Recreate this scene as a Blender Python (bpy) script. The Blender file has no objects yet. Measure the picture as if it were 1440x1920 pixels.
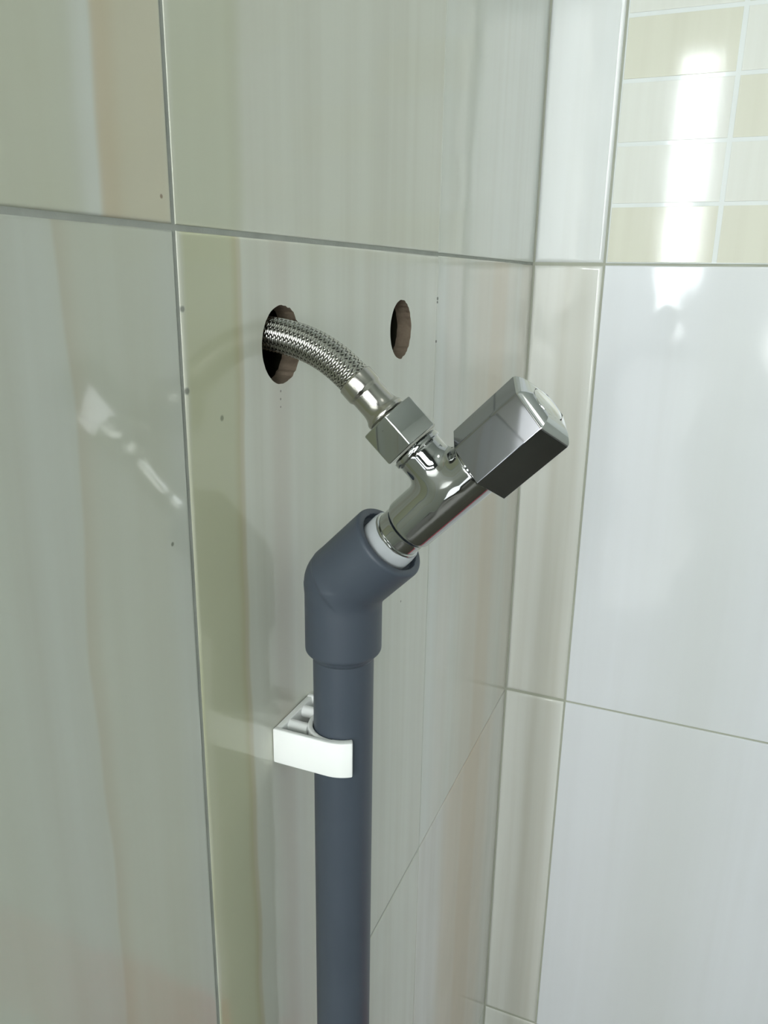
import bpy, bmesh, math, random
import numpy as np
from mathutils import Matrix, Vector
from mathutils.geometry import delaunay_2d_cdt

random.seed(7)
S = bpy.context.scene
COL = S.collection
ZJ = 1.2                      # height of the upper tile joint above the floor

# ------------------------------------------------------------------ camera
def make_camera():
    yaw, pit, rol, f = 0.3898, 0.2887, 0.0159, 1477.6
    fwd = Vector((-math.sin(yaw)*math.cos(pit), math.cos(yaw)*math.cos(pit), -math.sin(pit)))
    r = Vector((math.cos(yaw), math.sin(yaw), 0)); u = r.cross(fwd)
    r2 = math.cos(rol)*r + math.sin(rol)*u
    u2 = -math.sin(rol)*r + math.cos(rol)*u
    cd = bpy.data.cameras.new('camera'); co = bpy.data.objects.new('camera', cd); COL.objects.link(co)
    m = Matrix((r2, u2, -fwd)).transposed().to_4x4()
    m.translation = Vector((0.1512, -0.6901, ZJ-0.0133))
    co.matrix_world = m
    cd.sensor_fit = 'VERTICAL'; cd.sensor_height = 36; cd.lens = f/1920*36; cd.clip_start = .01
    S.camera = co
make_camera()

# ------------------------------------------------------------------ light and exposure
W = bpy.data.worlds.new('world'); S.world = W; W.use_nodes = True
W.node_tree.nodes['Background'].inputs[0].default_value = (.95, .98, 1, 1)
W.node_tree.nodes['Background'].inputs[1].default_value = .25
S.view_settings.view_transform = 'Standard'; S.view_settings.look = 'None'
S.view_settings.gamma = 1; S.view_settings.use_curve_mapping = False
S.view_settings.exposure = 0.3
SLIT_LIGHT = 28.0             # narrow upper pane of the door
DOOR_LIGHT = 1.7              # wide frosted lower pane of the door
WIDE_LIGHT = 10.5              # wide frosted window pane
FILL_LIGHT = 1.6              # added fill lamp under the ceiling, unseen

# ------------------------------------------------------------------ helpers
def srgb(r, g, b):
    def c(v):
        v /= 255
        return v/12.92 if v <= .04045 else ((v+.055)/1.055)**2.4
    return (c(r), c(g), c(b), 1)

def tag(o, label=None, cat=None, group=None, kind=None):
    for k, v in (('label', label), ('category', cat), ('group', group), ('kind', kind)):
        if v: o[k] = v
    return o

def link_mesh(name, me, mat, parent=None, mw=None):
    o = bpy.data.objects.new(name, me); COL.objects.link(o)
    if mat: me.materials.append(mat)
    if mw is not None: o.matrix_world = mw
    if parent:
        o.parent = parent
        pm = PW[parent.name] if parent.name in PW else Matrix()
        o.matrix_parent_inverse = pm.inverted()
    PW[o.name] = mw.copy() if mw is not None else Matrix()
    return o
PW = {}

def empty(name, loc, label, cat):
    o = bpy.data.objects.new(name, None); COL.objects.link(o); o.location = loc
    o.empty_display_size = .02
    PW[o.name] = Matrix.Translation(loc)
    return tag(o, label, cat)

def pydata(name, V, F, smooth=True, sharp_angle=None):
    me = bpy.data.meshes.new(name); me.from_pydata([tuple(map(float, v)) for v in V], [], [tuple(map(int, f)) for f in F]); me.validate()
    bm = bmesh.new(); bm.from_mesh(me)
    bmesh.ops.recalc_face_normals(bm, faces=bm.faces)
    for f in bm.faces: f.smooth = smooth
    if smooth and sharp_angle:
        for e in bm.edges:
            if len(e.link_faces) == 2 and e.calc_face_angle(0) > sharp_angle: e.smooth = False
    bm.to_mesh(me); bm.free()
    return me

def lathe(name, prof, seg=64, axis_caps=True):
    """prof: (radius, z) list; revolved about local z"""
    V, F = [], []
    for r, z in prof:
        for k in range(seg):
            a = 2*math.pi*k/seg; V.append((r*math.cos(a), r*math.sin(a), z))
    for i in range(len(prof)-1):
        for k in range(seg):
            k2 = (k+1) % seg
            F.append((i*seg+k, i*seg+k2, (i+1)*seg+k2, (i+1)*seg+k))
    if axis_caps:
        F.append(tuple(range(seg))); F.append(tuple((len(prof)-1)*seg+k for k in range(seg)))
    return pydata(name, V, F, True, math.radians(35))

def prism(name, rings, sharp=30):
    """rings: list of equally long 3D point lists, capped"""
    V = [p for r in rings for p in r]; n = len(rings[0]); F = []
    for i in range(len(rings)-1):
        for k in range(n):
            k2 = (k+1) % n; F.append((i*n+k, i*n+k2, (i+1)*n+k2, (i+1)*n+k))
    F.append(tuple(range(n))); F.append(tuple((len(rings)-1)*n+k for k in range(n)))
    return pydata(name, V, F, True, math.radians(sharp))

def round_poly(pts, rad, n=5):
    """2D polygon with each corner rounded; rad: one radius or one per corner"""
    out = []; N = len(pts)
    for i, p in enumerate(pts):
        r = rad[i] if isinstance(rad, (list, tuple)) else rad
        p = Vector(p); a = (Vector(pts[i-1])-p); b = (Vector(pts[(i+1) % N])-p)
        la, lb = a.length, b.length; a.normalize(); b.normalize()
        ang = a.angle(b); t = min(r/math.tan(ang/2), .45*la, .45*lb); rr = t*math.tan(ang/2)
        c = p+(a+b).normalized()*(rr/math.sin(ang/2))
        s = p+a*t-c; e = p+b*t-c
        sa = math.atan2(s.y, s.x); ea = math.atan2(e.y, e.x); dlt = (ea-sa+math.pi) % (2*math.pi)-math.pi
        for k in range(n+1):
            q = sa+dlt*k/n; out.append((c.x+rr*math.cos(q), c.y+rr*math.sin(q)))
    return out

def scale_poly(P, d):
    """inset a convex polygon by d along averaged edge normals"""
    n = len(P); out = []
    for i in range(n):
        p = Vector(P[i]); e1 = (p-Vector(P[i-1])); e2 = (Vector(P[(i+1) % n])-p)
        t = (e1.normalized() if e1.length > 1e-9 else Vector((0, 0)))+(e2.normalized() if e2.length > 1e-9 else Vector((0, 0)))
        t.normalize(); nrm = Vector((-t.y, t.x))
        out.append(tuple(p+nrm*d))
    return out

def surface_net(f, lo, hi, h):
    lo = np.array(lo, float); n = np.ceil((np.array(hi)-lo)/h).astype(int)+1
    ax = [lo[i]+h*np.arange(n[i]) for i in range(3)]
    X, Y, Z = np.meshgrid(*ax, indexing='ij'); G = f(X, Y, Z); sg = G < 0
    acc = np.zeros(tuple(n-1)+(3,)); cnt = np.zeros(tuple(n-1))
    corners = [(i, j, k) for i in (0, 1) for j in (0, 1) for k in (0, 1)]
    sl = lambda c: tuple(slice(c[i], n[i]-1+c[i]) for i in range(3))
    for a in corners:
        for d in range(3):
            if a[d] == 0:
                b = list(a); b[d] = 1
                ga, gb = G[sl(a)], G[sl(b)]; m = (ga < 0) != (gb < 0)
                t = np.where(m, ga/np.where(m, ga-gb, 1), 0)
                for i in range(3):
                    acc[..., i] += np.where(m, a[i]+(t if i == d else 0), 0)
                cnt += m
    idx = -np.ones(cnt.shape, int); act = cnt > 0; idx[act] = np.arange(act.sum())
    P = np.argwhere(act)+acc[act]/cnt[act][:, None]; P = lo+P*h
    F = []
    for d in range(3):
        o = [(1, 2), (2, 0), (0, 1)][d]
        a = [slice(1, n[i]-1) for i in range(3)]; a[d] = slice(0, n[d]-1); b = list(a); b[d] = slice(1, n[d])
        m = sg[tuple(a)] != sg[tuple(b)]; q = np.argwhere(m); q += np.array([0 if i == d else 1 for i in range(3)])
        def cell(du, dv):
            c = q.copy(); c[:, o[0]] -= du; c[:, o[1]] -= dv; return idx[c[:, 0], c[:, 1], c[:, 2]]
        F += np.stack([cell(0, 0), cell(1, 0), cell(1, 1), cell(0, 1)], 1).tolist()
    e = 1e-3
    for _ in range(4):
        v = f(*P.T)
        g = np.stack([(f(*(P+e*np.eye(3)[i]).T)-f(*(P-e*np.eye(3)[i]).T))/(2*e) for i in range(3)], 1)
        P = P-(v/np.maximum((g*g).sum(1), .2))[:, None]*g
    return P, F

def smin(a, b, k):
    h = np.clip(.5+.5*(b-a)/k, 0, 1); return b*(1-h)+a*h-k*h*(1-h)
def smax(a, b, k): return -smin(-a, -b, k)

# ------------------------------------------------------------------ materials
def mat(name, color, rough=.4, metal=0, spec=.5, coat=0):
    m = bpy.data.materials.new(name); m.use_nodes = True; b = m.node_tree.nodes['Principled BSDF']
    b.inputs['Base Color'].default_value = color; b.inputs['Roughness'].default_value = rough
    b.inputs['Metallic'].default_value = metal; b.inputs['Specular IOR Level'].default_value = spec
    b.inputs['Coat Weight'].default_value = coat
    return m

def N(m, t, **kw):
    n = m.node_tree.nodes.new(t)
    for k, v in kw.items():
        if k in n.inputs.keys(): n.inputs[k].default_value = v
        else: setattr(n, k, v)
    return n
def L(m, a, b): m.node_tree.links.new(a, b)
def bsdf(m): return m.node_tree.nodes['Principled BSDF']

def add_bump(m, scale, dist, strength=1, detail=2, stretch=None, prev=None):
    tc = N(m, 'ShaderNodeTexCoord'); nz = N(m, 'ShaderNodeTexNoise', Scale=scale, Detail=detail)
    if stretch:
        mp = N(m, 'ShaderNodeMapping'); mp.inputs['Scale'].default_value = stretch
        L(m, tc.outputs['Object'], mp.inputs[0]); L(m, mp.outputs[0], nz.inputs[0])
    else: L(m, tc.outputs['Object'], nz.inputs[0])
    b = N(m, 'ShaderNodeBump', Strength=strength, Distance=dist); L(m, nz.outputs[0], b.inputs['Height'])
    if prev: L(m, prev.outputs[0], b.inputs['Normal'])
    L(m, b.outputs[0], bsdf(m).inputs['Normal'])
    return b

def mottled(name, color, color2, scale, rough, metal=0, spec=.5, bump=None):
    m = mat(name, color, rough, metal, spec)
    tc = N(m, 'ShaderNodeTexCoord'); nz = N(m, 'ShaderNodeTexNoise', Scale=scale, Detail=4)
    L(m, tc.outputs['Object'], nz.inputs[0])
    mx = N(m, 'ShaderNodeMix', data_type='RGBA'); mx.inputs[6].default_value = color; mx.inputs[7].default_value = color2
    L(m, nz.outputs[0], mx.inputs[0]); L(m, mx.outputs[2], bsdf(m).inputs['Base Color'])
    if bump: add_bump(m, *bump)
    return m

def glaze(name, base, bands, spots=(), streak=.06, warp=.012, tint=(150, 140, 110), rough=.07, seed=0, wave=.0009):
    """glazed printed tile: bands = (u0, u1, soft, colour, amount) in metres along the tile, spots = (u, v, radius, colour)"""
    m = mat(name, base, .42, 0, .35, .8); b = bsdf(m); b.inputs['Coat Roughness'].default_value = rough; b.inputs['Coat IOR'].default_value = 1.42
    tc = N(m, 'ShaderNodeTexCoord'); sp = N(m, 'ShaderNodeSeparateXYZ'); L(m, tc.outputs['Object'], sp.inputs[0])
    # slow sideways drift of the printed veins along the height
    mp = N(m, 'ShaderNodeMapping'); mp.inputs['Scale'].default_value = (2.0, 8.0, 1); mp.inputs['Location'].default_value = (seed*3.7, seed*1.3, 0)
    L(m, tc.outputs['Object'], mp.inputs[0])
    nz = N(m, 'ShaderNodeTexNoise', Scale=1.0, Detail=2); L(m, mp.outputs[0], nz.inputs[0])
    w1 = N(m, 'ShaderNodeMath', operation='SUBTRACT'); L(m, nz.outputs[0], w1.inputs[0]); w1.inputs[1].default_value = .5
    w2 = N(m, 'ShaderNodeMath', operation='MULTIPLY_ADD'); L(m, w1.outputs[0], w2.inputs[0]); w2.inputs[1].default_value = warp*3; L(m, sp.outputs[0], w2.inputs[2])
    cur = None
    def mix(fac, colr, prevsock):
        mx = N(m, 'ShaderNodeMix', data_type='RGBA'); L(m, fac, mx.inputs[0])
        if prevsock: L(m, prevsock, mx.inputs[6])
        else: mx.inputs[6].default_value = base
        mx.inputs[7].default_value = colr; return mx.outputs[2]
    # fine vertical streaks
    mp2 = N(m, 'ShaderNodeMapping'); mp2.inputs['Scale'].default_value = (70, 2.2, 1); mp2.inputs['Location'].default_value = (seed*9.1, 0, 0)
    L(m, tc.outputs['Object'], mp2.inputs[0])
    n2 = N(m, 'ShaderNodeTexNoise', Scale=1.0, Detail=3); L(m, mp2.outputs[0], n2.inputs[0])
    r2 = N(m, 'ShaderNodeMapRange'); r2.inputs[1].default_value = .42; r2.inputs[2].default_value = .75; r2.inputs[4].default_value = streak*4
    L(m, n2.outputs[0], r2.inputs[0]); cur = mix(r2.outputs[0], srgb(*tint), cur)
    for (u0, u1, soft, colr, amt) in bands:
        s0, s1 = soft if isinstance(soft, tuple) else (soft, soft)
        a = N(m, 'ShaderNodeMapRange', interpolation_type='SMOOTHSTEP'); a.inputs[1].default_value = u0-s0; a.inputs[2].default_value = u0+s0
        L(m, w2.outputs[0], a.inputs[0])
        c = N(m, 'ShaderNodeMapRange', interpolation_type='SMOOTHSTEP'); c.inputs[1].default_value = u1-s1; c.inputs[2].default_value = u1+s1
        c.inputs[3].default_value = amt; c.inputs[4].default_value = 0; L(m, w2.outputs[0], c.inputs[0])
        k = N(m, 'ShaderNodeMath', operation='MULTIPLY'); L(m, a.outputs[0], k.inputs[0]); L(m, c.outputs[0], k.inputs[1])
        cur = mix(k.outputs[0], srgb(*colr), cur)
    for (u, v, r, colr) in spots:
        cb = N(m, 'ShaderNodeCombineXYZ'); L(m, sp.outputs[0], cb.inputs[0]); L(m, sp.outputs[1], cb.inputs[1])
        dd = N(m, 'ShaderNodeVectorMath', operation='DISTANCE'); L(m, cb.outputs[0], dd.inputs[0]); dd.inputs[1].default_value = (u, v, 0)
        q = N(m, 'ShaderNodeMapRange'); q.inputs[1].default_value = r*.5; q.inputs[2].default_value = r; q.inputs[3].default_value = .8; q.inputs[4].default_value = 0
        L(m, dd.outputs['Value'], q.inputs[0]); cur = mix(q.outputs[0], srgb(*colr), cur)
    L(m, cur, b.inputs['Base Color'])
    p = add_bump(m, 14, wave, 1, 1)
    p = add_bump(m, 300, .000012, 1, 1, None, p)
    L(m, p.outputs[0], b.inputs['Coat Normal'])
    return m

chrome = mottled('chrome', (.47, .48, .475, 1), (.44, .45, .44, 1), 60, .045, 1)
chrome_handle_dim = mottled('chrome_handle_dim', (.35, .355, .395, 1), (.335, .34, .36, 1), 60, .07, 1)  # darker bluish chrome copy: dim reflection put into the handle's colour
chrome_cap_lit = mottled('chrome_cap_lit', (.66, .67, .67, 1), (.63, .64, .64, 1), 60, .08, 1)  # lighter chrome copy: the back wall's bright reflection put into the colour
steel = mottled('brushed_steel', (.46, .45, .41, 1), (.40, .39, .36, 1), 200, .2, 1)
braid_mat = mottled('braided_steel', (.50, .50, .46, 1), (.36, .36, .33, 1), 400, .22, 1)
rubber = mat('dark_rubber', (.012, .012, .011, 1), .7)
pvc = mottled('grey_pvc', srgb(69, 77, 87), srgb(63, 71, 81), 40, .42, 0, .4, (900, .00002))
tape_m = mottled('thread_tape', srgb(238, 243, 246), srgb(222, 228, 232), 200, .5, 0, .4, (260, .0003))
white_pl = mottled('white_plastic', srgb(244, 246, 245), srgb(238, 241, 239), 50, .38, 0, .45)
grout = mottled('grout', srgb(182, 186, 180), srgb(140, 144, 136), 60, .85, 0, .2, (900, .0002))
grout_b = mottled('grout_back', srgb(182, 186, 172), srgb(158, 160, 146), 60, .85, 0, .2)
clay = mottled('fired_clay', srgb(136, 124, 108), srgb(112, 98, 86), 260, .9, 0, .1, (600, .0006))
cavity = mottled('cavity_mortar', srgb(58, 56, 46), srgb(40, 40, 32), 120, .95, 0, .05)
paint = mottled('room_paint', srgb(92, 95, 92), srgb(84, 88, 84), 6, .6)
right_m = mottled('right_wall_tile', srgb(212, 216, 210), srgb(200, 205, 198), 6, .25)
ceil_m = mottled('ceiling_paint', srgb(190, 196, 190), srgb(180, 186, 180), 6, .7)
floor_m = mottled('floor_tile', srgb(102, 102, 90), srgb(88, 88, 78), 8, .3)
red_strip_m = mottled('unseen_red', srgb(232, 40, 84), srgb(214, 36, 72), 8, .3)  # for the unseen red strip added low on the back wall

def lit(name, col, strength):
    m = bpy.data.materials.new(name); m.use_nodes = True; b = bsdf(m)
    b.inputs['Base Color'].default_value = (.8, .85, .9, 1)
    b.inputs['Emission Color'].default_value = col; b.inputs['Emission Strength'].default_value = strength
    return m

# ------------------------------------------------------------------ structure: walls and tiles
TL = Matrix(((0, 0, 1, 0), (1, 0, 0, 0), (0, 1, 0, ZJ), (0, 0, 0, 1)))     # local u,v,w -> left wall  y,z,x
TB = Matrix(((1, 0, 0, 0), (0, 0, -1, 0), (0, 1, 0, ZJ), (0, 0, 0, 1)))    # local u,v,w -> back wall  x,z,-y

def inside(c, poly):
    r = False
    for i in range(len(poly)):
        a, b = poly[i-1], poly[i]
        if (a.y > c.y) != (b.y > c.y) and c.x < (b.x-a.x)*(c.y-a.y)/(b.y-a.y)+a.x: r = not r
    return r

def plate_mesh(name, u0, u1, v0, v1, thick, bev, holes=(), mats=(), jag=0, wtop=0.0):
    """a slab with softened front edges and round holes, centred on its own origin"""
    cu, cv = (u0+u1)/2, (v0+v1)/2; a, b = (u1-u0)/2, (v1-v0)/2
    V, F, MI = [], [], []
    steps = [(0, -thick), (0, -bev*.7), (bev*.12, -bev*.36), (bev*.36, -bev*.12), (bev*.7, -bev*.02), (bev, 0), (bev*1.25, 0)]
    for ins, w in steps:
        V += [(-a+ins, -b+ins, w+wtop), (a-ins, -b+ins, w+wtop), (a-ins, b-ins, w+wtop), (-a+ins, b-ins, w+wtop)]
    for i in range(len(steps)-1):
        for k in range(4):
            k2 = (k+1) % 4; F.append((4*i+k, 4*i+k2, 4*i+4+k2, 4*i+4+k)); MI.append(0)
    F.append((3, 2, 1, 0)) if not holes else None
    if not holes:
        MI.append(0); t = 4*(len(steps)-1); F.append((t, t+1, t+2, t+3)); MI.append(0)
    else:
        for lvl, flip in ((len(steps)-1, False), (0, True)):
            base = 4*lvl; pts = [V[base+k] for k in range(4)]; w = pts[0][2]
            P2 = [Vector((p[0], p[1])) for p in pts]; E = [(k, (k+1) % 4) for k in range(4)]; loops = []
            for hi_, (hu, hv, hr) in enumerate(holes):
                n = 56; s = len(P2); rnd = random.Random(hi_+5)
                for k in range(n):
                    an = 2*math.pi*k/n; r = hr*(1+(jag*rnd.uniform(-1, 1) if math.cos(an) > -.2 else jag*.15*rnd.uniform(-1, 1)))
                    P2.append(Vector((hu-cu+r*math.cos(an), hv-cv+r*math.sin(an))))
                E += [(s+k, s+(k+1) % n) for k in range(n)]; loops.append((s, n))
            vo, eo, fo, ov, oe, of = delaunay_2d_cdt(P2, E, [], 1, 1e-7)
            off = len(V); V += [(p.x, p.y, w) for p in vo]
            for f in fo:
                c = sum((vo[i] for i in f), Vector((0, 0)))/len(f)
                if any(inside(c, [P2[s+k] for k in range(n)]) for s, n in loops): continue
                ff = [off+i for i in f]; F.append(tuple(ff[::-1] if flip else ff)); MI.append(0)
            if not flip: top = [[off+next(i for i, o_ in enumerate(ov) if s+k in o_) for k in range(n)] for s, n in loops]
            else: bot = [[off+next(i for i, o_ in enumerate(ov) if s+k in o_) for k in range(n)] for s, n in loops]
        for T, B in zip(top, bot):
            for k in range(len(T)):
                k2 = (k+1) % len(T); F.append((T[k], B[k], B[k2], T[k2])); MI.append(1)
    me = bpy.data.meshes.new(name); me.from_pydata(V, [], F)
    for m_ in mats: me.materials.append(m_)
    for p, mi in zip(me.polygons, MI): p.material_index = min(mi, max(0, len(mats)-1)); p.use_smooth = (mi == 0)
    bm = bmesh.new(); bm.from_mesh(me); bmesh.ops.remove_doubles(bm, verts=bm.verts, dist=1e-7)
    bmesh.ops.recalc_face_normals(bm, faces=bm.faces)
    for e in bm.edges:
        if len(e.link_faces) == 2 and e.calc_face_angle(0) > math.radians(50): e.smooth = False
    bm.to_mesh(me); bm.free()
    return me, (cu, cv)

def tile(T, parent, u0, u1, v0, v1, m, bev=.0011, thick=.008, holes=(), jag=0, name='tile', wtop=0.0, tilt=(0, 0)):
    me, (cu, cv) = plate_mesh(name, u0, u1, v0, v1, thick, bev, holes, (m, clay) if holes else (m,), jag, wtop)
    mw = T @ Matrix.Translation((cu, cv, 0)) @ Matrix.Rotation(tilt[0], 4, 'X') @ Matrix.Rotation(tilt[1], 4, 'Y')
    return link_mesh(name, me, None, parent, mw)

A_, B_ = .2465, .4872            # the two upright joints of the left wall
HOLES = [(-.4256, -.0381, .0146), (-.3029, -.0386, .0147)]
G = .0009                        # half a joint

def box_me(name, x0, x1, y0, y1, z0, z1):
    V = [(x, y, z) for x in (x0, x1) for y in (y0, y1) for z in (z0, z1)]
    F = [(0, 1, 3, 2), (4, 6, 7, 5), (0, 4, 5, 1), (2, 3, 7, 6), (0, 2, 6, 4), (1, 5, 7, 3)]
    return pydata(name, V, F, False)

# left wall slab: grout face just under the tile face, with a wider dark cavity behind each hole
LEN_L = .8
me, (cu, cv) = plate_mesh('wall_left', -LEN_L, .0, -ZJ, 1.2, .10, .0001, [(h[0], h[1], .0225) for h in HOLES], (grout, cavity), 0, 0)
# joints are filled up to 0.7 mm below the glaze; the slab stands behind the tiles
wall_left = link_mesh('wall_left', me, None, None, TL @ Matrix.Translation((cu, cv, -.0006)))
tag(wall_left, kind='structure')
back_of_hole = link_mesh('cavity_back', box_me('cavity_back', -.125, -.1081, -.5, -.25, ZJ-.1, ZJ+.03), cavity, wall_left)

BASE = srgb(204, 207, 195)
pale = (214, 219, 216)
def lb(y, cols): return y-cols       # helper: wall y -> tile local u
c3 = (-B_-.7280)/2; c2 = (-A_-B_)/2; c1 = -A_/2
m_u3 = glaze('tile_print_tan_vein', srgb(197, 202, 190), [
    (-.70-c3, -.524-c3, .012, (188, 190, 166), .55), (-.523-c3, -.513-c3, .004, pale, .45),
    (-.516-c3, -.4872-c3, (.002, .004), (199, 192, 166), .75), (-.5165-c3, -.509-c3, (.0014, .004), (188, 170, 138), .4)],
    [(-.4925-c3, .008-.2, .0008, (120, 96, 72))], .05, .006, seed=1)
m_u2 = glaze('tile_print_green_edge', BASE, [
    (-.4872-c2, -.453-c2, (.002, .005), (188, 192, 168), .75), (-.458-c2, -.450-c2, .004, (178, 180, 156), .35),
    (-.33-c2, -.328-c2, .003, (190, 190, 176), .3)], (), .04, .005, seed=2)
m_u1 = glaze('tile_print_pale', srgb(203, 208, 200), [(-.21-c1, -.15-c1, .02, (196, 200, 188), .4)], (), .035, .008, seed=3)
m_l3 = glaze('tile_print_green_field', srgb(192, 197, 187), [
    (-.535-c3, -.497-c3, (.006, .008), (190, 193, 172), .4), (-.536-c3, -.5315-c3, (.001, .005), (176, 166, 138), .4),
    (-.70-c3, -.56-c3, .012, (190, 196, 180), .4)],
    [(-.4975-c3, -.095+.2, .0009, (96, 100, 84))], .05, .006, seed=4)
m_l2 = glaze('tile_print_green_band', BASE, [
    (-.4872-c2, -.458-c2, (.002, .0015), (184, 187, 156), .9), (-.4605-c2, -.4555-c2, (.003, .0012), (176, 166, 128), .55),
    (-.437-c2, -.422-c2, .006, (184, 176, 162), .45), (-.41-c2, -.395-c2, .006, (192, 196, 178), .35),
    (-.352-c2, -.345-c2, .003, (192, 190, 174), .35)],
    [(-.4675-c2, -.0595+.2, .0013, (112, 116, 92)), (-.4277-c2, -.0552+.2, .0006, (90, 84, 76)), (-.4279-c2, -.0582+.2, .0006, (90, 84, 76)),
     (-.4280-c2, -.0612+.2, .0005, (90, 84, 76)), (-.436-c2, -.2115+.2, .0011, (80, 76, 66)), (-.2946-c2, -.193+.2, .0009, (84, 80, 72)), (-.4858-c2, -.0233+.2, .0012, (112, 116, 108)), (-.4858-c2, -.0482+.2, .0014, (100, 104, 96))], .05, .005, seed=5)
m_l1 = glaze('tile_print_beige_veins', srgb(203, 207, 199), [
    (-.17-c1, -.06-c1, .03, (204, 194, 178), .55), (-.125-c1, -.085-c1, .008, (200, 184, 160), .45), (-.225-c1, -.195-c1, .01, (202, 196, 180), .4),
    (-.04-c1, -.0-c1, .012, (200, 190, 174), .5)],
    [(-.2455-c1, -.0242+.2, .0012, (70, 72, 64)), (-.2456-c1, -.0262+.2, .0009, (70, 72, 64)), (-.2456-c1, -.0483+.2, .0010, (76, 78, 70))], .045, .006, seed=6)
m_b1 = glaze('tile_print_beige_low', srgb(206, 206, 199), [
    (-.19-c1, -.05-c1, .02, (206, 190, 168), .6), (-.14-c1, -.09-c1, .006, (200, 178, 148), .4)], (), .045, .004, seed=7)

rows = [(-.8, -1.2), (-.4, -.8), (0, -.4), (.4, 0), (.8, .4), (1.2, .8)]
for ri, (vt, vb) in enumerate(rows):
    for ci, (ul, ur) in enumerate([(-.798, -.7280), (-.7280, -B_), (-B_, -A_), (-A_, -.0008)]):
        gl = G; gr = G
        if abs(ur+A_) < 1e-6: gr = .00025
        if abs(ul+A_) < 1e-6: gl = .00025
        if ci == 3: gr = 0
        m = {(2, 1): m_l3, (2, 2): m_l2, (2, 3): m_l1, (3, 1): m_u3, (3, 2): m_u2, (3, 3): m_u1, (1, 3): m_b1, (1, 2): m_l2}.get((ri, ci), m_u1)
        holes = HOLES if (ri, ci) == (2, 2) else ()
        tile(TL, wall_left, ul+gl, ur-gr, vb+.0008, vt-.0008, m, bev=.0012 if ci < 3 else .0008, holes=holes, jag=.028,
             tilt=(0, 0))

# back wall
XR = 1.3
wall_back = link_mesh('wall_back', box_me('wall_back', -.0012, XR, .0012, .12, 0, 2.4), grout_b); tag(wall_back, kind='structure')
S_ = .0583; WB = .2495
m_strip_u = glaze('strip_print_white', srgb(222, 226, 225), [], (), .02, .003, seed=11, wave=.0005)
m_strip_l = glaze('strip_print_and_reflection', srgb(218, 220, 214), [(-.004, .020, (.006, .004), (184, 182, 166), .26)], (), .05, .002, seed=12)  # beige print, with a dark reflection also painted into the band
m_white = glaze('tile_print_white', srgb(225, 229, 233), [(-.05, .02, .05, (208, 212, 208), .5)], (), .012, .004, seed=13, wave=.0012)
m_decor = glaze('decor_border_white', srgb(224, 230, 228), [], (), .01, .003, seed=14)
m_beige = [glaze('decor_beige', srgb(216, 217, 200), [], (), .03, .003, seed=15+i, wave=.0004) for i in range(2)]
m_cream = [glaze('decor_cream', srgb(222, 225, 217), [], (), .03, .003, seed=18+i, wave=.0004) for i in range(2)]
x_joints = [S_, S_+WB, S_+2*WB, S_+3*WB, S_+4*WB, XR]
for ri, (vt, vb) in enumerate(rows):
    tile(TB, wall_back, .0006, S_-.0007, vb+.0008, vt-.0008, m_strip_u if ri >= 3 else m_strip_l, bev=.0036)
    for ci in range(5):
        u0, u1 = x_joints[ci]+.0007, x_joints[ci+1]-.0007
        if ri != 3:
            tile(TB, wall_back, u0, u1, vb+.0008, vt-.0008, m_white, bev=.001, tilt=((.003, 0) if ri == 2 else (0, 0))); continue
        t = tile(TB, wall_back, u0, u1, vb+.0008, vt-.0008, m_decor, bev=.001)
        if ci < 2:
            for r in range(9):
                for c in range(3):
                    b0 = u0+.0012+c*(u1-u0)/3; b1 = u0+(c+1)*(u1-u0)/3-.0024
                    if b1-b0 < .01: continue
                    z0 = .0018+r*.0444; z1 = z0+.0414
                    pick = m_beige if (r, c) in ((0, 0), (0, 1), (2, 1), (3, 0), (5, 1), (6, 2), (1, 2), (4, 2), (7, 0)) else m_cream
                    me_, (cu, cv) = plate_mesh('block', b0, b1, z0, z1, .0004, .0003, (), (pick[(r+c) % 2],), 0, .00035)
                    link_mesh('block', me_, None, t, TB @ Matrix.Translation((cu, cv, 0)))
red_strip = link_mesh('added_red_strip', box_me('added_red_strip', .16, XR, -.009, -.0002, .07, .25), red_strip_m); tag(red_strip, kind='structure')  # unseen red strip added to reflect as a red line in the valve

# rest of the room (behind and beside the camera)
XL = -1.0; YF = -2.0
def struct(name, me, m): return tag(link_mesh(name, me, m), kind='structure')
struct('floor', box_me('floor', XL-.1, XR+.1, YF-.1, .12, -.08, 0), floor_m)
struct('ceiling', box_me('ceiling', XL-.1, XR+.1, YF-.1, .12, 2.4, 2.48), ceil_m)
struct('wall_right', box_me('wall_right', XR, XR+.1, YF, 0, 0, 2.4), right_m)
struct('wall_alcove', box_me('wall_alcove', XL-.1, XL, YF, -LEN_L+.1, 0, 2.4), paint)
struct('wall_return', box_me('wall_return', XL, -.108, -LEN_L, -LEN_L+.1, 0, 2.4), paint)
# front wall with two window openings, as boxes around them
W1 = (-.30, .16, .04, 1.90); W2 = (.30, .76, .9, 2.0)
def front_wall():
    bm = bmesh.new()
    def bx(x0, x1, z0, z1):
        r = bmesh.ops.create_cube(bm, size=1); bmesh.ops.scale(bm, vec=(x1-x0, .1, z1-z0), verts=r['verts'])
        bmesh.ops.translate(bm, vec=((x0+x1)/2, YF-.05, (z0+z1)/2), verts=r['verts'])
    xs = [XL-.1, W1[0], W1[1], W2[0], W2[1], XR+.1]
    bx(xs[0], xs[1], 0, 2.4); bx(xs[2], xs[3], 0, 2.4); bx(xs[4], xs[5], 0, 2.4)
    for w in (W1, W2): bx(w[0], w[1], 0, w[2]); bx(w[0], w[1], w[3], 2.4)
    me = bpy.data.meshes.new('wall_front'); bm.to_mesh(me); bm.free(); return me
struct('wall_front', front_wall(), paint)
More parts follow.
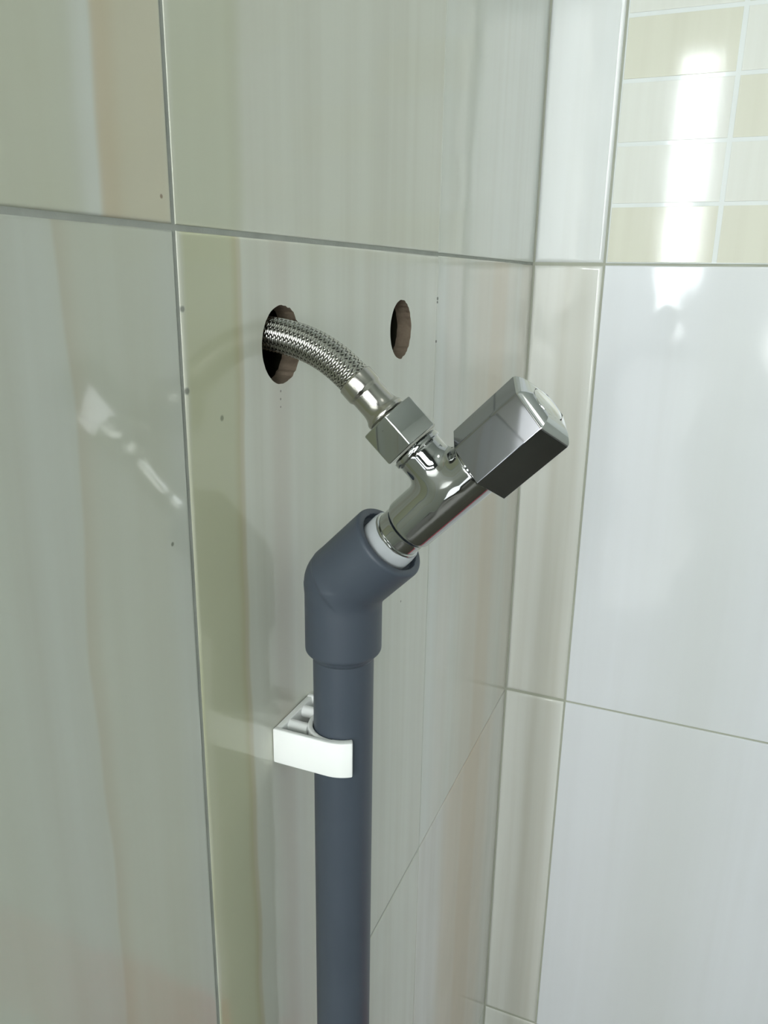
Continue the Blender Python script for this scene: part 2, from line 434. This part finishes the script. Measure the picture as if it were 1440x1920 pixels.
lit1 = lit('frosted_pane_narrow', (.93, .98, 1, 1), SLIT_LIGHT); lit2 = lit('frosted_pane_wide', (.95, .98, .955, 1), WIDE_LIGHT)
frame_m = mottled('window_frame_paint', srgb(200, 204, 204), srgb(190, 194, 194), 20, .4)
def window(name, w, m):
    fr = 0.012
    bm = bmesh.new()
    for x0, x1, z0, z1 in ((w[0], w[0]+fr, w[2], w[3]), (w[1]-fr, w[1], w[2], w[3]), (w[0]+fr, w[1]-fr, w[2], w[2]+fr), (w[0]+fr, w[1]-fr, w[3]-fr, w[3])):
        r = bmesh.ops.create_cube(bm, size=1); bmesh.ops.scale(bm, vec=(x1-x0, .05, z1-z0), verts=r['verts'])
        bmesh.ops.translate(bm, vec=((x0+x1)/2, YF-.04, (z0+z1)/2), verts=r['verts'])
    me = bpy.data.meshes.new(name); bm.to_mesh(me); bm.free()
    o = struct(name, me, frame_m)
    link_mesh('pane', box_me('pane', w[0]+fr, w[1]-fr, YF-.045, YF-.039, w[2]+fr, w[3]-fr), m, o)
window('window_1', W2, lit2)
def door():
    fr = .03
    bm = bmesh.new(); y = YF-.035
    P1 = (-.27, .12, .08, .90); P2 = (-.045, .06, 1.02, 1.84)
    def bx(x0, x1, z0, z1):
        r = bmesh.ops.create_cube(bm, size=1); bmesh.ops.scale(bm, vec=(x1-x0, .035, z1-z0), verts=r['verts'])
        bmesh.ops.translate(bm, vec=((x0+x1)/2, y, (z0+z1)/2), verts=r['verts'])
    bx(W1[0], W1[1], W1[2], P1[2]); bx(W1[0], P1[0], P1[2], P1[3]); bx(P1[1], W1[1], P1[2], P1[3]); bx(W1[0], W1[1], P1[3], P2[2])
    bx(W1[0], P2[0], P2[2], P2[3]); bx(P2[1], W1[1], P2[2], P2[3]); bx(W1[0], W1[1], P2[3], W1[3])
    me = bpy.data.meshes.new('door_1'); bm.to_mesh(me); bm.free()
    o = struct('door_1', me, frame_m)
    lit3 = lit('frosted_pane_door', (.94, .98, 1, 1), DOOR_LIGHT)
    for (x0, x1, z0, z1), m in ((P1, lit3), (P2, lit1)): link_mesh('pane', box_me('pane', x0, x1, y-.004, y+.004, z0, z1), m, o)
door()
lm = lathe('added_fill_lamp', [(.16, 0), (.165, -.01), (.16, -.03), (.13, -.045), (.02, -.05)], 48)
lamp = link_mesh('added_fill_lamp', lm, lit('fill_lamp_glow', (1, .97, .9, 1), FILL_LIGHT), None, Matrix.Translation((.55, -1.0, 2.4)))  # added out of view as weak fill light
tag(lamp, 'unseen round fill lamp added under the ceiling behind the camera', 'lamp', None, 'structure')

# ------------------------------------------------------------------ grey pipe with elbow
PX, PY = .0251, -.4245
ZB = ZJ-.1297
d = Vector((math.cos(math.radians(45))*math.cos(math.radians(-4)), math.cos(math.radians(45))*math.sin(math.radians(-4)), math.sin(math.radians(45)))).normalized()
n0 = Vector((-math.sin(math.radians(45))*math.cos(math.radians(-4)), -math.sin(math.radians(45))*math.sin(math.radians(-4)), math.cos(math.radians(45)))).normalized()
e0 = d.cross(n0); a6 = math.radians(6)
nn = math.cos(a6)*n0+math.sin(a6)*e0; ee = d.cross(nn)
BEND = Vector((PX, PY, ZB))
def frame(x, y, z, o, s=.001):
    m = Matrix((x, y, z)).transposed().to_4x4(); m = m @ Matrix.Scale(s, 4); m.translation = o; return m
VAL = frame(nn, ee, d, BEND)          # valve frame in millimetres: x = outlet, y = towards viewer, z = along the body

pipe_root = empty('water_pipe', (PX, PY, 0), 'straight grey plastic water pipe topped with a grey 45 degree elbow', 'pipe')
link_mesh('pipe', lathe('pipe', [(.0125, .0005), (.0125, 1.0605), (.0105, 1.0605), (.0105, 1.05)], 64), pvc, pipe_root, Matrix.Translation((PX, PY, 0)))

ld = np.array(d)
def elbow_sdf(X, Y, Z):
    # millimetres, origin at the bend, world axes
    r1 = np.hypot(X, Y); q = X*ld[0]+Y*ld[1]+Z*ld[2]; r2 = np.sqrt(np.maximum(X*X+Y*Y+Z*Z-q*q, 0))
    c1 = smax(smax(r1-15.6, Z-0, .2), -30-Z, 2.2)
    c2 = smax(smax(r2-15.9, -q, .2), q-28.8, 1.5)
    ball = np.sqrt(X*X+Y*Y+Z*Z)-15.75
    b = smin(smin(c1, c2, 2.0), ball, .8)
    bore = np.maximum(r2-10.9, 20-q)
    rec = np.maximum(np.abs(r2-11.95)-.95, 25.6-q)          # moulded ring groove on the mouth
    return smax(smax(b, -bore, .8), -rec, .35)
P, F = surface_net(elbow_sdf, (-18, -18, -32), (34, 18, 36), .55)
link_mesh('elbow', pydata('elbow', P, F, True, math.radians(48)), pvc, pipe_root, frame(Vector((1, 0, 0)), Vector((0, 1, 0)), Vector((0, 0, 1)), BEND))
link_mesh('socket_cone', lathe('socket_cone', [(13.9, 0), (13.6, -1.2), (12.75, -2.6), (12.55, -2.7)], 64),
          pvc, pipe_root, frame(Vector((1, 0, 0)), Vector((0, 1, 0)), Vector((0, 0, 1)), BEND+Vector((0, 0, -.0297))))

# ------------------------------------------------------------------ chrome angle valve
val = empty('angle_valve', BEND+d*.0285, 'chrome angle valve with faceted handle screwed into the grey elbow', 'valve')
TO = 62.9
def body_sdf(X, Y, Z):
    r = np.hypot(X, Y)
    st = 9.55+.85/(1+np.exp(-(Z-39.5)*2.6))
    tube = smax(smax(r-st, Z-76.2, .5), 32.6-Z, .5)
    rb = np.hypot(Y, Z-TO)
    br = smax(smax(rb-8.9, X-20.3, .5), -X, .5)
    col = smax(smax(rb-9.7, X-19.6, .35), 17.6-X, .35)
    return smin(smin(tube, br, 3.9), col, .5)
P, F = surface_net(body_sdf, (-12, -12.2, 31), (22, 12.2, 78), .55)
body = link_mesh('body', pydata('body', P, F, True, math.radians(48)), chrome, val, VAL)
# printed-free flange ring under the body and the thread with white tape
link_mesh('thread_ring', lathe('thread_ring', [(9.4, 32.2), (10.2, 32.3), (10.35, 32.8), (10.2, 33.5), (9.5, 33.8)], 64), chrome, val, VAL)
def tape_mesh():
    V, F = [], []; seg = 96; rng = random.Random(3)
    prof = [(9.3, 24.0), (10.75, 24.2), (10.85, 27), (10.8, 30.6), (10.55, 32.4), (9.9, 32.75), (9.3, 32.75)]
    ph = [rng.uniform(0, 6.28) for _ in range(6)]
    for i, (r, z) in enumerate(prof):
        for k in range(seg):
            a = 2*math.pi*k/seg
            wob = .18*math.sin(3*a+ph[0])+.12*math.sin(7*a+ph[1])+.06*math.sin(17*a+ph[2])
            rr = r+.08*math.sin(5*a+ph[3]+i)+(.22 if (a+i*.04) % 6.28 > 2.1 and 0 < i < 5 else 0)
            zz = z+(wob if i >= 3 else 0)
            V.append((rr*math.cos(a), rr*math.sin(a), zz))
    for i in range(len(prof)-1):
        for k in range(seg):
            k2 = (k+1) % seg; F.append((i*seg+k, i*seg+k2, (i+1)*seg+k2, (i+1)*seg+k))
    return pydata('thread_tape', V, F, True, math.radians(60))
link_mesh('thread_tape', tape_mesh(), tape_m, val, VAL)['label'] = 'white sealing tape wound round the thread'

HEX = [(14.8, -3.3), (9.9, 6.7), (-4.1, 11.9), (-14.5, 3.0)]
HEX = HEX[:3]+[(-14.8, 3.3), (-9.9, -6.7), (4.1, -11.9)]
HP = round_poly(HEX, [.45, 2.4, .7, .45, 2.4, .7], 6)
def ring(P, z): return [(x, y, z) for x, y in P]
rings = [ring(scale_poly(HP, .9), 76.7), ring(scale_poly(HP, .35), 76.45), ring(HP, 76.75), ring(HP, 77.4), ring(HP, 105.5), ring(scale_poly(HP, .1), 105.75), ring(scale_poly(HP, .5), 105.8)]
handle = link_mesh('handle', prism('handle', rings, 24), chrome_handle_dim, val, VAL)
rings = [ring(scale_poly(HP, .6), 105.0), ring(scale_poly(HP, .12), 105.2), ring(scale_poly(HP, .12), 105.8), ring(scale_poly(HP, .25), 106.15), ring(scale_poly(HP, .45), 106.5)]
rings += [ring([(x*s, y*s) for x, y in scale_poly(HP, .45)], z) for s, z in ((.93, 107.3), (.83, 108.2), (.72, 108.9))]
# close the dome on the round button well
cen = [(x*.72, y*.72) for x, y in scale_poly(HP, .45)]
def circ_match(P, r): return [(r*x/math.hypot(x, y), r*y/math.hypot(x, y)) for x, y in P]
rings += [ring(circ_match(cen, 7.2), 109.35), ring(circ_match(cen, 7.0), 109.35), ring(circ_match(cen, 6.9), 108.6)]
link_mesh('end_cap', prism('end_cap', rings, 24), chrome_cap_lit, handle, VAL)
link_mesh('handle_button', lathe('handle_button', [(6.5, 108.3), (6.55, 109.1), (6.4, 109.35), (6.1, 109.45), (4.0, 109.7), (2.0, 109.85), (.3, 109.88)], 48), chrome_cap_lit, handle, VAL)
link_mesh('stem_collar', lathe('stem_collar', [(9.6, 75.5), (9.9, 76.0), (9.6, 77.0)], 48), chrome, val, VAL)

# ------------------------------------------------------------------ braided hose
OUT = BEND+d*(TO/1000)
hose = empty('braided_hose', OUT+nn*.021, 'braided steel hose with hex nut running from the valve into the left hole', 'hose')
HOS = frame(ee.cross(nn), ee, nn, OUT)   # z along the outlet
def nut_mesh():
    rot = math.radians(25+180)
    R = 12.3
    # corner angles measured so that two flats face the viewer
    hexp = [(R*math.cos(math.radians(60*k)+NUT_ROT), R*math.sin(math.radians(60*k)+NUT_ROT)) for k in range(6)]
    HPn = round_poly(hexp, .9, 5)
    z0, z1 = 20.9, 34.2
    rr = [ring(scale_poly(HPn, 2.4), z0+.2), ring(scale_poly(HPn, .5), z0), ring(scale_poly(HPn, .1), z0+.25), ring(HPn, z0+.7), ring(HPn, z1-.7), ring(scale_poly(HPn, .1), z1-.25),
          ring(scale_poly(HPn, .5), z1), ring(scale_poly(HPn, 3.2), z1+.1)]
    return prism('hex_nut', rr, 24)
NUT_ROT = math.radians(-8)
link_mesh('hex_nut', nut_mesh(), chrome, hose, HOS)
ferr = [(6.9, 33.6), (7.0, 34.3), (7.5, 34.7), (7.8, 35.3), (7.85, 36.0), (7.6, 36.7), (7.1, 37.3), (6.75, 38.2), (6.5, 39.2), (6.4, 40.2), (6.38, 40.6), (6.36, 45.4), (6.38, 45.7), (6.5, 46.0), (6.9, 46.6), (7.02, 46.9), (7.05, 47.2), (7.05, 51.9), (7.0, 52.2), (6.85, 52.4), (6.1, 52.5)]
link_mesh('ferrule', lathe('ferrule', ferr, 64), steel, hose, HOS)['label'] = 'smooth stamped steel ferrule'
# centre line: straight out of the ferrule, then bending level into the hole
P0 = OUT+nn*.0505; P3 = Vector((-.062, -.4262, ZJ-.0335))
P1 = P0+nn*.026; P2 = Vector((-.004, -.4258, ZJ-.0325))
def bez(t): s = 1-t; return P0*s**3+P1*3*s*s*t+P2*3*s*t*t+P3*t**3
NS = 400
pts = [bez(i/NS) for i in range(NS+1)]
cum = [0]
for i in range(NS): cum.append(cum[-1]+(pts[i+1]-pts[i]).length)
LEN = cum[-1]
def at(s):
    s = min(max(s, 0), LEN-1e-9); i = min(np.searchsorted(cum, s, side='right')-1, NS-1); k = (s-cum[i])/(cum[i+1]-cum[i])
    p = pts[i].lerp(pts[i+1], k); t = (pts[min(i+2, NS)]-pts[max(i-1, 0)]).normalized()
    b1 = (ee-t*ee.dot(t)).normalized(); return p, b1, t.cross(b1)
def tube():
    V, F = [], []; seg = 32; M_ = 60
    for i in range(M_+1):
        p, b1, b2 = at(LEN*i/M_)
        for k in range(seg):
            a = 2*math.pi*k/seg; V.append(p+.0058*(math.cos(a)*b1+math.sin(a)*b2))
    for i in range(M_):
        for k in range(seg): k2 = (k+1) % seg; F.append((i*seg+k, i*seg+k2, (i+1)*seg+k2, (i+1)*seg+k))
    F.append(tuple(range(seg))); F.append(tuple(M_*seg+k for k in range(seg)))
    return pydata('hose_core', V, F)
link_mesh('hose_core', tube(), rubber, hose)
def braid():
    V, F = [], []; NB = 14; R = .00628; PITCH = .0246; samples = int(LEN/PITCH*2*NB*4)
    cache = [at(LEN*i/samples) for i in range(samples+1)]
    for sgn in (1, -1):
        for b in range(NB):
            base = len(V)
            for i in range(samples+1):
                s = LEN*i/samples; p, b1, b2 = cache[i]
                a = 2*math.pi*(b/NB+sgn*s/PITCH)
                ph = 2*math.pi*NB*s/PITCH                       # over-under weave
                r = R+sgn*.00020*math.cos(ph)
                hw = .47*(2*math.pi/NB)                         # half width as an angle
                for q, dr in ((-1, -.00010), (-.5, 0), (.5, 0), (1, -.00010)):
                    aa = a+q*hw*.80; V.append(p+(r+dr)*(math.cos(aa)*b1+math.sin(aa)*b2))
            for i in range(samples):
                for q in range(3):
                    o = base+i*4+q; F.append((o, o+1, o+5, o+4))
    me = bpy.data.meshes.new('braid'); me.from_pydata([tuple(v) for v in V], [], F)
    for f in me.polygons: f.use_smooth = True
    return me
tag(link_mesh('braid', braid(), braid_mat, hose), kind='stuff')

# ------------------------------------------------------------------ white clip holding the pipe
clip = empty('pipe_clip', (0, PY, ZJ-.2009), 'white plastic pipe clip on the tiles gripping the grey pipe', 'clip')
Z0, Z1 = ZJ-.2095, ZJ-.1936
def extr(name, P, z0, z1, ch=.0004):
    rr = [[(x, y, z0) for x, y in scale_poly(P, ch)], [(x, y, z0+ch) for x, y in P], [(x, y, z1-ch) for x, y in P], [(x, y, z1) for x, y in scale_poly(P, ch)]]
    return rr
def strip_mesh(name, outer, inner, z0, z1):
    """band between two polylines of equal length, extruded in z"""
    V, F = [], []; n = len(outer)
    for z in (z0, z1):
        V += [(x, y, z) for x, y in outer]+[(x, y, z) for x, y in inner]
    for k in range(n-1):
        F.append((k, k+1, n+k+1, n+k)); F.append((2*n+k, 2*n+k+1, 3*n+k+1, 3*n+k))
        F.append((k, k+1, 2*n+k+1, 2*n+k)); F.append((n+k, n+k+1, 3*n+k+1, 3*n+k))
    for k in (0, n-1): F.append((k, n+k, 3*n+k, 2*n+k))
    me = pydata(name, V, F, False)
    bm = bmesh.new(); bm.from_mesh(me)
    ed = [e for e in bm.edges if len(e.link_faces) == 2 and e.calc_face_angle(0) > math.radians(40)]
    bmesh.ops.bevel(bm, geom=ed, offset=.0006, segments=3, profile=.5, affect='EDGES', clamp_overlap=True)
    for f in bm.faces: f.smooth = True
    for e in bm.edges:
        if len(e.link_faces) == 2 and e.calc_face_angle(0) > math.radians(35): e.smooth = False
    bm.to_mesh(me); bm.free(); return me
HW = .0163
def arm(sgn):
    """one arm: corner at the wall, side face, then curling round the pipe to its tip (x from wall, y from pipe axis)"""
    outer, inner = [], []
    for k in range(25):
        t = k/24
        x = .0002+t*((.0353 if sgn < 0 else .0290)-.0002)
        # outer face: straight, dipping in slightly near the pipe and curling at the tip
        yo = HW if x < PX else math.sqrt(HW**2-(x-PX)**2)
        # inner face: arm of about 2 mm until it meets the pipe's seat
        yi_arm = yo-.0024
        dx = x-PX; yi_c = math.sqrt(max(.0128**2-dx*dx, 0)) if abs(dx) < .0128 else 0
        yi = max(yi_arm-.0006*0, yi_c) if x > .012 else yi_arm
        yi = min(yi, yo-.0013)
        xi = x if x < PX else PX+(x-PX)*.84        # the tip ends square to the curl
        if x > PX: yi = math.sqrt(.0128**2-(xi-PX)**2)
        outer.append((x, PY+sgn*yo)); inner.append((xi, PY+sgn*yi))
    return outer, inner
for sgn in (-1, 1):
    o, i = arm(sgn); link_mesh('arm', strip_mesh('arm', o, i, Z0, Z1), white_pl, clip)
plate = strip_mesh('base_plate', [(.0002, PY-HW+.0022), (.0002, PY+HW-.0022)], [(.0030, PY-HW+.0022), (.0030, PY+HW-.0022)], Z0+.0002, Z1-.0002)
link_mesh('base_plate', plate, white_pl, clip)
so, si = [], []
for k in range(41):
    a = math.radians(62+ (298-62)*k/40)
    so.append((PX+.0150*math.cos(a), PY+.0150*math.sin(a))); si.append((PX+.0128*math.cos(a), PY+.0128*math.sin(a)))
link_mesh('seat', strip_mesh('seat', so, si, Z0+.0003, Z1-.0002), white_pl, clip)
for yy in (-.0062, .0062):
    mw = Matrix.Translation((.0028, PY+yy, Z1-.0030)) @ Matrix.Rotation(math.pi/2, 4, 'Y')
    link_mesh('boss', lathe('boss', [(.0026, 0), (.0025, .009 if abs(yy) > .005 else .01)], 24), white_pl, clip, mw)
